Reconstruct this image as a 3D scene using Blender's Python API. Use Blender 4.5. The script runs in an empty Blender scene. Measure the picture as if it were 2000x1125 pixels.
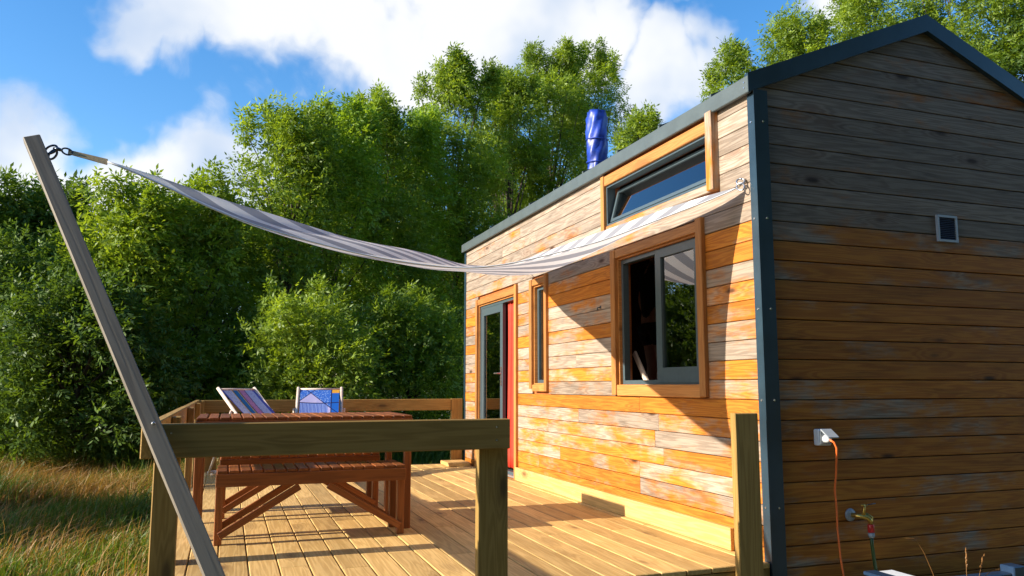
import bpy, bmesh, math, random
import numpy as np
from mathutils import Vector, Matrix
R = math.radians
sc = bpy.context.scene
col = sc.collection
random.seed(7); rng = np.random.default_rng(7)

# ------------------------------------------------------------------ camera
F_PX, CX, CY, HZ, EYE = 1525.0, 1000.0, 562.5, 753.0, 0.93
PITCH = math.atan2(HZ - CY, F_PX); YAW = math.atan2(558, math.hypot(F_PX, HZ - CY))
cd = bpy.data.cameras.new('camera'); cam = bpy.data.objects.new('camera', cd); col.objects.link(cam)
cam.location = (0, 0, EYE); cam.rotation_euler = (math.pi/2 + PITCH, 0, -YAW)
cd.sensor_width = 36; cd.lens = F_PX/2000*36; cd.clip_start = .05; cd.clip_end = 3000
sc.camera = cam
FW = Vector((math.sin(YAW)*math.cos(PITCH), math.cos(YAW)*math.cos(PITCH), math.sin(PITCH)))
RT = Vector((math.cos(YAW), -math.sin(YAW), 0)); UP = RT.cross(FW)
EYEP = Vector((0, 0, EYE))
def ray(x, y): return FW*F_PX + RT*(x - CX) - UP*(y - CY)
def at_x(x, y, X): d = ray(x, y); return EYEP + d*(X/d.x)
def at_y(x, y, Y): d = ray(x, y); return EYEP + d*(Y/d.y)

# ------------------------------------------------------------------ sun, sky, exposure
LIGHT = Vector((1, -.03, -.425))
SUN_EL = math.atan2(.425, math.hypot(1, .03))
sd = bpy.data.lights.new('sun', 'SUN'); sun = bpy.data.objects.new('sun', sd); col.objects.link(sun)
sd.energy = 5.0; sd.angle = R(.5); sd.color = (1, .90, .74)
sun.rotation_euler = LIGHT.to_track_quat('-Z', 'Y').to_euler(); sun.location = (-20, 1, 12)
sc.view_settings.view_transform = 'Standard'; sc.view_settings.look = 'None'
sc.view_settings.exposure = 1.0; sc.view_settings.gamma = 1; sc.view_settings.use_curve_mapping = False

world = bpy.data.worlds.new('World'); sc.world = world; world.use_nodes = True
wt = world.node_tree; wt.nodes.clear()
class G:
    """tiny node-graph helper"""
    def __init__(s, tree): s.t = tree
    def n(s, kind, **kw):
        nd = s.t.nodes.new(kind)
        for k, v in kw.items(): setattr(nd, k, v)
        return nd
    def put(s, sock, v):
        if hasattr(v, 'links') or isinstance(v, bpy.types.NodeSocket): s.t.links.new(v, sock)
        else: sock.default_value = v
    def math(s, op, a, b=0.0, c=None, clamp=False):
        nd = s.n('ShaderNodeMath', operation=op, use_clamp=clamp)
        s.put(nd.inputs[0], a); s.put(nd.inputs[1], b)
        if c is not None: s.put(nd.inputs[2], c)
        return nd.outputs[0]
    def vmath(s, op, a, b=(0, 0, 0), out=0):
        nd = s.n('ShaderNodeVectorMath', operation=op)
        s.put(nd.inputs[0], a); s.put(nd.inputs[1], b)
        return nd.outputs[out]
    def ramp(s, v, a, b, lo=0.0, hi=1.0, smooth=True):
        nd = s.n('ShaderNodeMapRange', interpolation_type='SMOOTHSTEP' if smooth else 'LINEAR')
        s.put(nd.inputs[0], v); s.put(nd.inputs[1], a); s.put(nd.inputs[2], b); s.put(nd.inputs[3], lo); s.put(nd.inputs[4], hi)
        return nd.outputs[0]
    def noise(s, vec, scale=1.0, detail=3.0, rough=.5, dist=0.0, color=False):
        nd = s.n('ShaderNodeTexNoise')
        s.put(nd.inputs['Vector'], vec); nd.inputs['Scale'].default_value = scale; nd.inputs['Detail'].default_value = detail
        nd.inputs['Roughness'].default_value = rough; nd.inputs['Distortion'].default_value = dist
        return nd.outputs['Color' if color else 'Fac']
    def mix(s, f, a, b, mode='MIX'):
        nd = s.n('ShaderNodeMix', data_type='RGBA', blend_type=mode)
        s.put(nd.inputs[0], f)
        for i, v in ((6, a), (7, b)):
            s.put(nd.inputs[i], v if not isinstance(v, tuple) else (v + (1,) if len(v) == 3 else v))
        return nd.outputs[2]
    def scale(s, v, xyz):
        return s.vmath('MULTIPLY', v, xyz)

g = G(wt)
sky = g.n('ShaderNodeTexSky', sky_type='NISHITA', sun_disc=False, sun_elevation=SUN_EL,
          sun_rotation=math.atan2(-LIGHT.x, -LIGHT.y) % (2*math.pi), air_density=1.0, dust_density=.4, ozone_density=2.0)
tc = g.n('ShaderNodeTexCoord'); dirv = g.vmath('NORMALIZE', tc.outputs['Generated'])
warp = g.noise(dirv, 7, 4, .55, color=True)
d2 = g.vmath('ADD', dirv, g.scale(g.vmath('SUBTRACT', warp, (.5, .5, .5)), (.16, .16, .16)))
blobs = [(260, 20, 90), (380, 20, 130), (520, 30, 150), (660, 30, 150), (780, 70, 150), (900, 60, 190), (1050, 60, 180), (1170, 70, 120), (820, 160, 80),
         (0, 350, 150), (290, 375, 135), (400, 360, 150), (180, 410, 110), (500, 360, 150), (90, 390, 100), (1330, 140, 105), (1270, 200, 90), (1400, 100, 70),
         (1590, -20, 80), (1360, 0, 45)]
cs = [(ray(x, y).normalized(), r/F_PX) for x, y, r in blobs]
for k in range(16):          # the same kind of cloud goes on round the sky
    az, el = R(60 + k*270/16 + random.uniform(-8, 8)), R(random.uniform(8, 50))
    c = Vector((math.sin(az)*math.cos(el), math.cos(az)*math.cos(el), math.sin(el)))
    cs.append((c, random.uniform(.07, .16)))
m = None
for c, r in cs:
    v = g.ramp(g.vmath('DISTANCE', d2, tuple(c), out=1), r*1.25, r*.25)
    m = v if m is None else g.math('MAXIMUM', m, v)
det = g.noise(d2, 9, 6, .6)
dens = g.ramp(g.math('ADD', m, g.math('MULTIPLY', g.math('SUBTRACT', det, .5), 1.1)), .18, .88)
shade = g.noise(g.vmath('ADD', dirv, (0, 0, .05)), 5, 4, .5)
cloudc = g.mix(g.ramp(shade, .38, .62), (2.9, 3.4, 4.2), (4.8, 4.8, 4.75))
hs = g.n('ShaderNodeHueSaturation'); hs.inputs['Saturation'].default_value = 1.34; hs.inputs['Value'].default_value = 1.15; hs.inputs['Hue'].default_value = .503
wt.links.new(sky.outputs[0], hs.inputs['Color'])
skyc = hs.outputs[0]
bg = g.n('ShaderNodeBackground'); bg.inputs['Strength'].default_value = .112
wt.links.new(g.mix(g.math('MULTIPLY', dens, .92), skyc, cloudc), bg.inputs['Color'])
wo = g.n('ShaderNodeOutputWorld'); wt.links.new(bg.outputs[0], wo.inputs['Surface'])

# ------------------------------------------------------------------ materials
def newmat(name):
    m = bpy.data.materials.new(name); m.use_nodes = True
    b = m.node_tree.nodes['Principled BSDF']
    return m, G(m.node_tree), b
def plain(name, c, rough=.5, metal=0.0, bump=0.0, var=.15, scale=30):
    m, g, b = newmat(name)
    t = g.n('ShaderNodeTexCoord').outputs['Object']
    n = g.noise(t, scale, 4, .6)
    cc = tuple(c)
    b_ = g.mix(g.ramp(n, .25, .75), tuple(x*(1-var) for x in cc), tuple(min(1, x*(1+var)) for x in cc))
    g.put(b.inputs['Base Color'], b_); b.inputs['Roughness'].default_value = rough; b.inputs['Metallic'].default_value = metal
    if bump:
        bp = g.n('ShaderNodeBump'); bp.inputs['Strength'].default_value = bump; bp.inputs['Distance'].default_value = .003
        g.put(bp.inputs['Height'], n); g.put(b.inputs['Normal'], bp.outputs[0])
    return m
def wood_coords(g):
    t = g.n('ShaderNodeTexCoord').outputs['Object']
    oi = g.n('ShaderNodeObjectInfo')
    cb = g.n('ShaderNodeCombineXYZ')
    g.put(cb.inputs[0], g.math('MULTIPLY', oi.outputs['Random'], 37.0)); g.put(cb.inputs[1], g.math('MULTIPLY', oi.outputs['Random'], 5.3)); g.put(cb.inputs[2], g.math('MULTIPLY', oi.outputs['Random'], 91.0))
    return g.vmath('ADD', t, cb.outputs[0]), oi
def grain_nodes(g, p, rings=55.0, knot=1.0):
    """contours of a stretched noise read as growth rings; a second fine noise gives fibres; voronoi gives knots"""
    vo = g.n('ShaderNodeTexVoronoi', feature='F1'); g.put(vo.inputs['Vector'], g.scale(p, (3.2, 10, 10))); vo.inputs['Scale'].default_value = .62
    sep = g.n('ShaderNodeSeparateColor'); g.put(sep.inputs[0], vo.outputs['Color'])
    pres = g.ramp(sep.outputs[0], .50, .54)
    kd = vo.outputs['Distance']
    kn = g.math('MULTIPLY', g.ramp(kd, .15, .05), pres)
    halo = g.math('MULTIPLY', g.ramp(kd, .42, .08), pres)
    low = g.noise(g.scale(p, (.7, 13, 13)), 1.0, 2.5, .55)
    ring = g.math('SINE', g.math('MULTIPLY', g.math('ADD', low, g.math('MULTIPLY', halo, .16)), rings*2))
    ring = g.ramp(ring, -.9, 1)
    fine = g.noise(g.scale(p, (5, 150, 150)), 1.0, 3, .6)
    return ring, fine, kn, halo
def wood(name, dark, light, knotc, rough=.6, rings=40.0, var=.35, bump=.25, gr=.38, spec=.3):
    m, g, b = newmat(name)
    p, oi = wood_coords(g)
    ring, fine, kn, halo = grain_nodes(g, p, rings)
    f = g.math('ADD', g.math('MULTIPLY', ring, gr), g.math('MULTIPLY', fine, 1-gr))
    c = g.mix(f, dark, light)
    c = g.mix(g.math('MULTIPLY', halo, .35), c, knotc); c = g.mix(g.math('MULTIPLY', kn, .8), c, knotc)
    blot = g.noise(g.scale(p, (1.2, 5, 5)), 1.3, 3, .6)
    hv = g.n('ShaderNodeHueSaturation'); g.put(hv.inputs['Color'], c)
    g.put(hv.inputs['Value'], g.math('ADD', g.math('ADD', 1-var*.75, g.math('MULTIPLY', oi.outputs['Random'], var)), g.math('MULTIPLY', g.math('SUBTRACT', blot, .25), var)))
    g.put(b.inputs['Base Color'], hv.outputs[0]); b.inputs['Roughness'].default_value = rough
    b.inputs['Specular IOR Level'].default_value = spec
    bp = g.n('ShaderNodeBump'); bp.inputs['Strength'].default_value = bump; bp.inputs['Distance'].default_value = .002
    g.put(bp.inputs['Height'], f); g.put(b.inputs['Normal'], bp.outputs[0])
    return m
def siding():
    """larch cladding: orange stain left in patches on silvered wood. Object colour: r = how much stain is left, g = lightness"""
    m, g, b = newmat('weathered_cladding')
    p, oi = wood_coords(g)
    ring, fine, kn, halo = grain_nodes(g, p, 34)
    sp = g.n('ShaderNodeSeparateColor'); g.put(sp.inputs[0], oi.outputs['Color'])
    f = g.math('ADD', g.math('MULTIPLY', ring, .45), g.math('MULTIPLY', fine, .55))
    grey = g.mix(f, (.22, .162, .12), (.455, .37, .295))
    orange = g.mix(f, (.38, .105, .010), (.64, .245, .028))
    pat = g.noise(g.scale(p, (1.8, 4.5, 4.5)), 1.0, 5, .62)
    pat2 = g.noise(g.scale(p, (9, 60, 60)), 1.0, 3, .6)
    pt = g.math('ADD', g.math('MULTIPLY', g.ramp(pat, .25, .75, 0, 1, False), .75), g.math('MULTIPLY', pat2, .25))
    th = g.math('SUBTRACT', .86, g.math('MULTIPLY', sp.outputs[0], .72))
    st = g.ramp(pt, g.math('SUBTRACT', th, .17), g.math('ADD', th, .17))
    c = g.mix(st, grey, orange)
    c = g.mix(g.math('MULTIPLY', halo, .22), c, (.22, .07, .02)); c = g.mix(g.math('MULTIPLY', kn, .9), c, (.055, .02, .008))
    grime = g.noise(g.scale(p, (2.2, 14, 14)), 1.0, 5, .7)
    hv = g.n('ShaderNodeHueSaturation'); g.put(hv.inputs['Color'], c)
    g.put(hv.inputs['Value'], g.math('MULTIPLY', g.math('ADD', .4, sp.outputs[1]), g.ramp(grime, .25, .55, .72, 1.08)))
    g.put(b.inputs['Base Color'], hv.outputs[0]); b.inputs['Roughness'].default_value = .68; b.inputs['Specular IOR Level'].default_value = .25
    bp = g.n('ShaderNodeBump'); bp.inputs['Strength'].default_value = .35; bp.inputs['Distance'].default_value = .002
    g.put(bp.inputs['Height'], f); g.put(b.inputs['Normal'], bp.outputs[0])
    return m
M = {}
M['siding'] = siding()
M['trim'] = wood('orange_trim_wood', (.34, .125, .028), (.56, .255, .075), (.12, .04, .01), var=.4)
M['deck'] = wood('deck_wood', (.40, .23, .068), (.69, .455, .18), (.16, .08, .03), rough=.6, rings=30, var=.5, bump=.35)
M['rail'] = wood('railing_wood', (.22, .125, .03), (.38, .235, .07), (.08, .045, .016), rough=.6, rings=30, var=.3)
M['pole'] = wood('pole_wood', (.15, .125, .10), (.27, .235, .19), (.10, .06, .04), rough=.6, rings=18, var=.35)
M['mahogany'] = wood('red_brown_furniture_wood', (.15, .040, .010), (.30, .10, .027), (.08, .02, .01), rough=.42, rings=26, var=.6, spec=.5)
M['interior'] = wood('interior_wood', (.34, .10, .03), (.5, .18, .06), (.1, .03, .01), rough=.4)
M['pale'] = wood('pale_beech', (.55, .42, .34), (.74, .62, .52), (.4, .25, .15), rough=.45, rings=12, var=.15)
M['slate'] = plain('slate_blue_metal', (.021, .042, .062), .30, .0, var=.3, scale=3, bump=.15)
M['fascia'] = plain('slate_grey_metal', (.075, .095, .098), .45, .0, var=.12, scale=6)
M['frame'] = plain('window_frame_paint', (.062, .090, .105), .35, var=.08)
M['screw'] = plain('steel', (.55, .55, .56), .25, .9)
M['dark'] = plain('dark_membrane', (.018, .016, .015), .9)
M['tarp'] = plain('blue_tarp', (.012, .045, .34), .42, var=.5, scale=9, bump=.6)
M['galv'] = plain('galvanised_steel', (.5, .5, .5), .35, .7)
M['brass'] = plain('brass', (.62, .40, .10), .3, .85)
M['redp'] = plain('red_plastic', (.5, .02, .02), .4)
M['whitep'] = plain('white_plastic', (.74, .76, .80), .4, var=.05)
M['greyp'] = plain('grey_plastic', (.30, .33, .37), .4, var=.05)
M['bluep'] = plain('dark_blue_paint', (.012, .032, .075), .4)
M['cable'] = plain('orange_cable', (.85, .16, .03), .45, var=.05)
M['hose'] = plain('green_hose', (.03, .07, .02), .35)
M['curtain'] = plain('red_curtain', (.62, .035, .012), .75, var=.2, scale=14)
M['black'] = plain('black_cloth', (.008, .008, .010), .85)
M['skin'] = plain('skin', (.42, .22, .15), .55, var=.06)
M['hair'] = plain('dark_hair', (.03, .018, .01), .6)
M['bark'] = plain('bark', (.055, .043, .03), .9, bump=.6, var=.5, scale=12)
M['hook'] = plain('dark_steel', (.10, .12, .15), .3, .8)
M['strap'] = plain('beige_webbing', (.42, .33, .2), .8)

def glass():
    m, g, b = newmat('window_glass'); t = m.node_tree; t.nodes.remove(b)
    tr = g.n('ShaderNodeBsdfTransparent'); tr.inputs[0].default_value = (.42, .47, .46, 1)
    gl = g.n('ShaderNodeBsdfGlossy'); gl.inputs['Roughness'].default_value = .01; gl.inputs['Color'].default_value = (1, 1, 1, 1)
    fr = g.n('ShaderNodeFresnel'); fr.inputs[0].default_value = 1.55
    mx = g.n('ShaderNodeMixShader'); g.put(mx.inputs[0], g.math('ADD', g.math('MULTIPLY', fr.outputs[0], 1.6), .07, clamp=True))
    t.links.new(tr.outputs[0], mx.inputs[1]); t.links.new(gl.outputs[0], mx.inputs[2])
    t.links.new(mx.outputs[0], t.nodes['Material Output'].inputs[0])
    return m
M['glass'] = glass()

def cloth_shader(m, g, b, colr, transl=.4, rough=.9):
    t = m.node_tree; t.nodes.remove(b)
    di = g.n('ShaderNodeBsdfDiffuse'); tl = g.n('ShaderNodeBsdfTranslucent'); mx = g.n('ShaderNodeMixShader')
    g.put(di.inputs[0], colr); g.put(tl.inputs[0], colr); mx.inputs[0].default_value = transl
    t.links.new(di.outputs[0], mx.inputs[1]); t.links.new(tl.outputs[0], mx.inputs[2]); t.links.new(mx.outputs[0], t.nodes['Material Output'].inputs[0])
    return di, tl
def sail_mat():
    m, g, b = newmat('striped_sail_cloth')
    uv = g.n('ShaderNodeTexCoord').outputs['UV']
    s = g.n('ShaderNodeSeparateXYZ'); g.put(s.inputs[0], uv)
    w = g.math('FRACT', g.math('MULTIPLY', s.outputs[1], 3.1))
    st = g.math('MULTIPLY', g.ramp(w, .47, .53), g.ramp(w, 1.0, .96))
    weave = g.noise(uv, 260, 2, .6)
    c = g.mix(st, (.93, .93, .94), (.36, .38, .44))
    c = g.mix(g.math('MULTIPLY', weave, .25), c, (.5, .48, .46))
    cloth_shader(m, g, b, c, .42)
    return m
M['sail'] = sail_mat()
def chair_cloth(kind):
    m, g, b = newmat('deckchair_print_' + ('stripes' if kind == 0 else 'patchwork'))
    uv = g.n('ShaderNodeTexCoord').outputs['UV']
    s = g.n('ShaderNodeSeparateXYZ'); g.put(s.inputs[0], uv); u, v = s.outputs[0], s.outputs[1]
    spots = g.n('ShaderNodeTexVoronoi'); g.put(spots.inputs['Vector'], g.scale(uv, (16, 34, 1))); spots.inputs['Scale'].default_value = 1.6
    sp = g.ramp(spots.outputs['Distance'], .34, .26)
    if kind == 1: v = g.math('MULTIPLY', v, 1.8)
    if kind == 0:
        uw = g.math('ADD', u, g.math('MULTIPLY', g.math('SINE', g.math('MULTIPLY', v, 5.0)), .035))
        cr = g.n('ShaderNodeValToRGB'); cr.color_ramp.interpolation = 'CONSTANT'
        el = cr.color_ramp.elements
        stops = [(0, (.10, .14, .55)), (.06, (.62, .68, .85)), (.30, (.75, .55, .12)), (.325, (.03, .06, .16)), (.345, (.05, .24, .50)), (.47, (.80, .58, .14)), (.50, (.03, .03, .12)),
                 (.52, (.62, .30, .50)), (.68, (.03, .04, .16)), (.70, (.48, .58, .84)), (.94, (.10, .14, .5))]
        while len(el) < len(stops): el.new(.5)
        for e, (p, c) in zip(el, stops): e.position = p; e.color = c + (1,)
        g.put(cr.inputs[0], uw)
        c = g.mix(g.math('MULTIPLY', sp, .6), cr.outputs[0], (.10, .14, .42))
    else:
        a1 = g.math('SUBTRACT', g.math('ADD', u, v), .40); a2 = g.math('SUBTRACT', g.math('MULTIPLY', u, .95), v)
        base = g.mix(sp, (.05, .16, .60), (.35, .52, .85))
        tri = g.math('MULTIPLY', g.ramp(a1, -.002, .002), g.ramp(a2, .13, .126))
        c = g.mix(tri, base, g.mix(g.noise(uv, 6, 2), (.34, .36, .72), (.58, .54, .78)))
        lo = g.ramp(v, .46, .464)
        wv = g.n('ShaderNodeTexWave'); g.put(wv.inputs['Vector'], uv); wv.inputs['Scale'].default_value = 9; wv.inputs['Distortion'].default_value = 2
        c = g.mix(g.math('MULTIPLY', lo, g.ramp(u, .72, .715)), c, g.mix(g.ramp(wv.outputs['Fac'], .4, .6), (.03, .08, .42), (.30, .42, .80)))
        side = g.ramp(u, .80, .805)
        c = g.mix(side, c, (.02, .12, .50)); c = g.mix(g.math('MULTIPLY', side, g.ramp(v, .14, .13)), c, (.70, .36, .05))
        for d in (a1, g.math('SUBTRACT', a2, .13), g.math('SUBTRACT', v, .46), g.math('SUBTRACT', u, .80)):
            c = g.mix(g.ramp(g.math('ABSOLUTE', d), .016, .010), c, (.02, .02, .08))
    cloth_shader(m, g, b, c, .25)
    return m
M['chair0'] = chair_cloth(0); M['chair1'] = chair_cloth(1)
def leaf_mat(name, c1, c2, transl=.5):
    m, g, b = newmat(name)
    at = g.n('ShaderNodeAttribute', attribute_name='tint')
    c = g.mix(at.outputs['Fac'], c1, c2)
    t = m.node_tree; t.nodes.remove(b)
    di = g.n('ShaderNodeBsdfDiffuse'); tl = g.n('ShaderNodeBsdfTranslucent'); gl = g.n('ShaderNodeBsdfGlossy')
    gl.inputs['Roughness'].default_value = .5; gl.inputs['Color'].default_value = (.9, .95, .9, 1)
    g.put(di.inputs[0], c); g.put(tl.inputs[0], g.mix(1.0, c, (1.5, 1.35, .5), 'MULTIPLY'))
    mx = g.n('ShaderNodeMixShader'); mx.inputs[0].default_value = transl
    t.links.new(di.outputs[0], mx.inputs[1]); t.links.new(tl.outputs[0], mx.inputs[2])
    m2 = g.n('ShaderNodeMixShader'); m2.inputs[0].default_value = .025
    t.links.new(mx.outputs[0], m2.inputs[1]); t.links.new(gl.outputs[0], m2.inputs[2])
    t.links.new(m2.outputs[0], t.nodes['Material Output'].inputs[0])
    return m
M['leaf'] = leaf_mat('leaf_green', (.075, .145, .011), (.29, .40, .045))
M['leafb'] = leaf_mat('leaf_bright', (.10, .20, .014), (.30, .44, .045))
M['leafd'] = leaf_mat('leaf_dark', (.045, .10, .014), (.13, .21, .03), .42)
M['grass'] = leaf_mat('grass_green', (.045, .10, .010), (.14, .21, .02), .35)
M['hay'] = leaf_mat('grass_dry', (.26, .12, .035), (.46, .29, .10), .3)

def ground_mat():
    m, g, b = newmat('meadow_soil')
    t = g.n('ShaderNodeTexCoord').outputs['Object']
    n = g.noise(t, .6, 5, .6); n2 = g.noise(t, 9, 4, .6)
    c = g.mix(g.ramp(n, .4, .6), (.035, .06, .012), (.13, .085, .028))
    c = g.mix(g.math('MULTIPLY', n2, .5), c, (.03, .035, .01))
    g.put(b.inputs['Base Color'], c); b.inputs['Roughness'].default_value = .95
    bp = g.n('ShaderNodeBump'); bp.inputs['Distance'].default_value = .05; g.put(bp.inputs['Height'], n2); g.put(b.inputs['Normal'], bp.outputs[0])
    return m
M['ground'] = ground_mat()

# ------------------------------------------------------------------ building helpers
WM = {}
def link(name, data, wm=None, parent=None):
    o = bpy.data.objects.new(name, data); col.objects.link(o)
    wm = wm or Matrix.Identity(4)
    if parent is not None:
        o.parent = parent; o.matrix_basis = WM[parent].inverted() @ wm
    else: o.matrix_basis = wm
    WM[o] = wm.copy()
    return o
def thing(name, label, cat, loc, group=None, rz=0):
    o = link(name, None, Matrix.Translation(loc) @ Matrix.Rotation(rz, 4, 'Z')); o.empty_display_size = .1
    return tag(o, label, cat, group)
def tag(o, label, cat, group=None):
    o['label'] = label; o['category'] = cat
    if group: o['group'] = group
    return o
def meshdata(name, verts, faces, mat, smooth=False):
    me = bpy.data.meshes.new(name); me.from_pydata([tuple(v) for v in verts], [], faces); me.update()
    if mat: me.materials.append(mat)
    if smooth: me.polygons.foreach_set('use_smooth', [True]*len(me.polygons))
    return me
_cache = {}
def box_me(L, W, T, mat, bev=.003):
    key = (round(L, 4), round(W, 4), round(T, 4), mat.name, bev)
    if key in _cache: return _cache[key]
    bm = bmesh.new(); bmesh.ops.create_cube(bm, size=1)
    for v in bm.verts: v.co = Vector((v.co.x*L, v.co.y*W, v.co.z*T))
    if bev: bmesh.ops.bevel(bm, geom=list(bm.edges), offset=min(bev, .3*min(L, W, T)), segments=1, affect='EDGES')
    me = bpy.data.meshes.new('board'); bm.to_mesh(me); bm.free(); me.materials.append(mat); _cache[key] = me
    return me
def basis(c, ex, ey):
    ex = Vector(ex).normalized(); ey = Vector(ey); ey = (ey - ex*ey.dot(ex)).normalized(); ez = ex.cross(ey)
    m = Matrix.Identity(4)
    for i in range(3): m[i][0] = ex[i]; m[i][1] = ey[i]; m[i][2] = ez[i]; m[i][3] = c[i]
    return m
def board(name, parent, mat, a, b, width, thick, wdir, bev=.003):
    """a plank from a to b (centre line), width along wdir; its local X is the grain"""
    a, b = Vector(a), Vector(b)
    return link(name, box_me((b-a).length, width, thick, mat, bev), basis((a+b)/2, b-a, wdir), parent)
def bx(name, parent, mat, x0, x1, y0, y1, z0, z1, bev=.003, grain=None):
    d = [x1-x0, y1-y0, z1-z0]; c = ((x0+x1)/2, (y0+y1)/2, (z0+z1)/2)
    ax = grain if grain is not None else int(np.argmax(d))
    E = [Vector((1, 0, 0)), Vector((0, 1, 0)), Vector((0, 0, 1))]
    o2 = [i for i in range(3) if i != ax]; o2.sort(key=lambda i: -d[i])
    wm = basis(c, E[ax], E[o2[0]])
    return link(name, box_me(d[ax], d[o2[0]], d[o2[1]], mat, bev), wm, parent)
def tube_geo(pts, rad, n=8, caps=True):
    pts = [Vector(p) for p in pts]; rads = rad if isinstance(rad, (list, tuple)) else [rad]*len(pts)
    V, Fc = [], []; prev = None
    for i, p in enumerate(pts):
        t = (pts[min(i+1, len(pts)-1)] - pts[max(i-1, 0)]).normalized()
        if prev is None: a = t.cross(Vector((0, 0, 1))) if abs(t.z) < .95 else t.cross(Vector((1, 0, 0)))
        else: a = prev - t*prev.dot(t)
        a.normalize(); prev = a; bb = t.cross(a)
        for k in range(n):
            an = 2*math.pi*k/n; V.append(p + (a*math.cos(an) + bb*math.sin(an))*rads[i])
    for i in range(len(pts)-1):
        for k in range(n): Fc.append((i*n+k, i*n+(k+1) % n, (i+1)*n+(k+1) % n, (i+1)*n+k))
    if caps: Fc.append(tuple(range(n))[::-1]); Fc.append(tuple(range((len(pts)-1)*n, len(pts)*n)))
    return V, Fc
def tube(name, parent, mat, pts, rad, n=8):
    V, Fc = tube_geo(pts, rad, n)
    return link(name, meshdata(name, V, Fc, mat, True), None, parent)
def join_geo(parts):
    V, Fc = [], []
    for v, f in parts:
        k = len(V); V += list(v); Fc += [tuple(i+k for i in q) for q in f]
    return V, Fc
def lathe_geo(c, axis, prof, n=14):
    axis = Vector(axis).normalized(); a = axis.orthogonal().normalized(); b = axis.cross(a); V, Fc = [], []
    for h, r in prof:
        for k in range(n):
            an = 2*math.pi*k/n; V.append(Vector(c) + axis*h + (a*math.cos(an)+b*math.sin(an))*r)
    for i in range(len(prof)-1):
        for k in range(n): Fc.append((i*n+k, i*n+(k+1) % n, (i+1)*n+(k+1) % n, (i+1)*n+k))
    Fc.append(tuple(range(n))[::-1]); Fc.append(tuple(range((len(prof)-1)*n, len(prof)*n)))
    return V, Fc
def torus_pts(c, u, v, ru, rv, n=20):
    return [Vector(c) + Vector(u)*ru*math.cos(2*math.pi*k/n) + Vector(v)*rv*math.sin(2*math.pi*k/n) for k in range(n+1)]
def prism(name, parent, mat, poly, axis, t0, t1):
    """polygon in the plane across axis ('x': (y,z), 'y': (x,z)), extruded t0..t1"""
    f = (lambda p, t: (t, p[0], p[1])) if axis == 'x' else (lambda p, t: (p[0], t, p[1]))
    n = len(poly); c = f((sum(p[0] for p in poly)/n, sum(p[1] for p in poly)/n), (t0+t1)/2)
    V = [Vector(f(p, t))-Vector(c) for t in (t0, t1) for p in poly]
    Fc = [tuple(range(n)), tuple(range(2*n-1, n-1, -1))] + [(i, i+n, (i+1) % n+n, (i+1) % n) for i in range(n)]
    me = meshdata(name, V, Fc, mat)
    bm = bmesh.new(); bm.from_mesh(me); bmesh.ops.recalc_face_normals(bm, faces=bm.faces); bm.to_mesh(me); bm.free()
    return link(name, me, Matrix.Translation(c), parent)

# ------------------------------------------------------------------ ground
GZ = -.40
def gh(x, y):
    return GZ + .05*math.sin(x*.7+1.3)*math.cos(y*.55) + .03*math.sin(x*1.9+y*1.3)
def ground():
    def axis(c0, c1, fine):
        a = list(np.arange(c0, c1, fine)); lo, hi = a[0], a[-1]; s = fine; pre, post = [], []
        while lo > -900: s *= 1.35; lo -= s; pre.append(lo)
        s = fine
        while hi < 900: s *= 1.35; hi += s; post.append(hi)
        return pre[::-1] + a + post
    xs, ys = axis(-8, 8, .5), axis(-2, 24, .5)
    V = [(x, y, gh(x, y) if abs(x) < 40 and abs(y) < 60 else GZ) for y in ys for x in xs]; nx = len(xs)
    Fc = [(j*nx+i, j*nx+i+1, (j+1)*nx+i+1, (j+1)*nx+i) for j in range(len(ys)-1) for i in range(nx-1)]
    o = link('ground', meshdata('ground', V, Fc, M['ground'], True)); o['kind'] = 'structure'; o['label'] = 'rough meadow ground under the grass'
ground()

# ------------------------------------------------------------------ tiny house
XW = 2.775; YG = 3.60; YF = 9.30; PITCHZ = .112; Z0 = 1.859 - 19*PITCHZ   # a joint between boards lies at Z0 + k*PITCHZ
ZE = 2.64; XR = 4.105; XE = 5.435; ZR = 3.20                                # eave, ridge, far side
house = thing('tiny_house', 'timber clad tiny house with slate blue metal trim and a pitched roof', 'house', (XW, YG, GZ))
openings = [(7.46, 8.72, .02, 1.86), (6.66, 6.97, .94, 1.88), (4.15, 5.24, .92, 1.885), (3.98, 5.39, 2.17, 2.49)]
trimmed = [(7.40, 8.78, -.1, 1.93), (6.605, 7.035, .875, 1.955), (4.07, 5.32, .855, 1.965), (3.90, 5.47, 2.12, 2.58)]

def cut_rect_wall(y0, y1, z0, z1, holes):
    ys = sorted({y0, y1, *[v for h in holes for v in h[:2] if y0 < v < y1]}); zs = sorted({z0, z1, *[v for h in holes for v in h[2:] if z0 < v < z1]})
    out = []
    for i in range(len(ys)-1):
        for j in range(len(zs)-1):
            cy, cz = (ys[i]+ys[i+1])/2, (zs[j]+zs[j+1])/2
            if not any(h[0] < cy < h[1] and h[2] < cz < h[3] for h in holes): out.append((ys[i], ys[i+1], zs[j], zs[j+1]))
    return out
def boxes_geo(bs):
    parts = []
    for x0, x1, y0, y1, z0, z1 in bs:
        V = [(x, y, z) for x in (x0, x1) for y in (y0, y1) for z in (z0, z1)]
        parts.append((V, [(0, 1, 3, 2), (4, 6, 7, 5), (0, 4, 5, 1), (2, 3, 7, 6), (0, 2, 6, 4), (1, 5, 7, 3)]))
    return join_geo(parts)
def boxes(name, parent, mat, bs):
    V, Fc = boxes_geo(bs); return link(name, meshdata(name, V, Fc, mat), None, parent)

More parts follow.
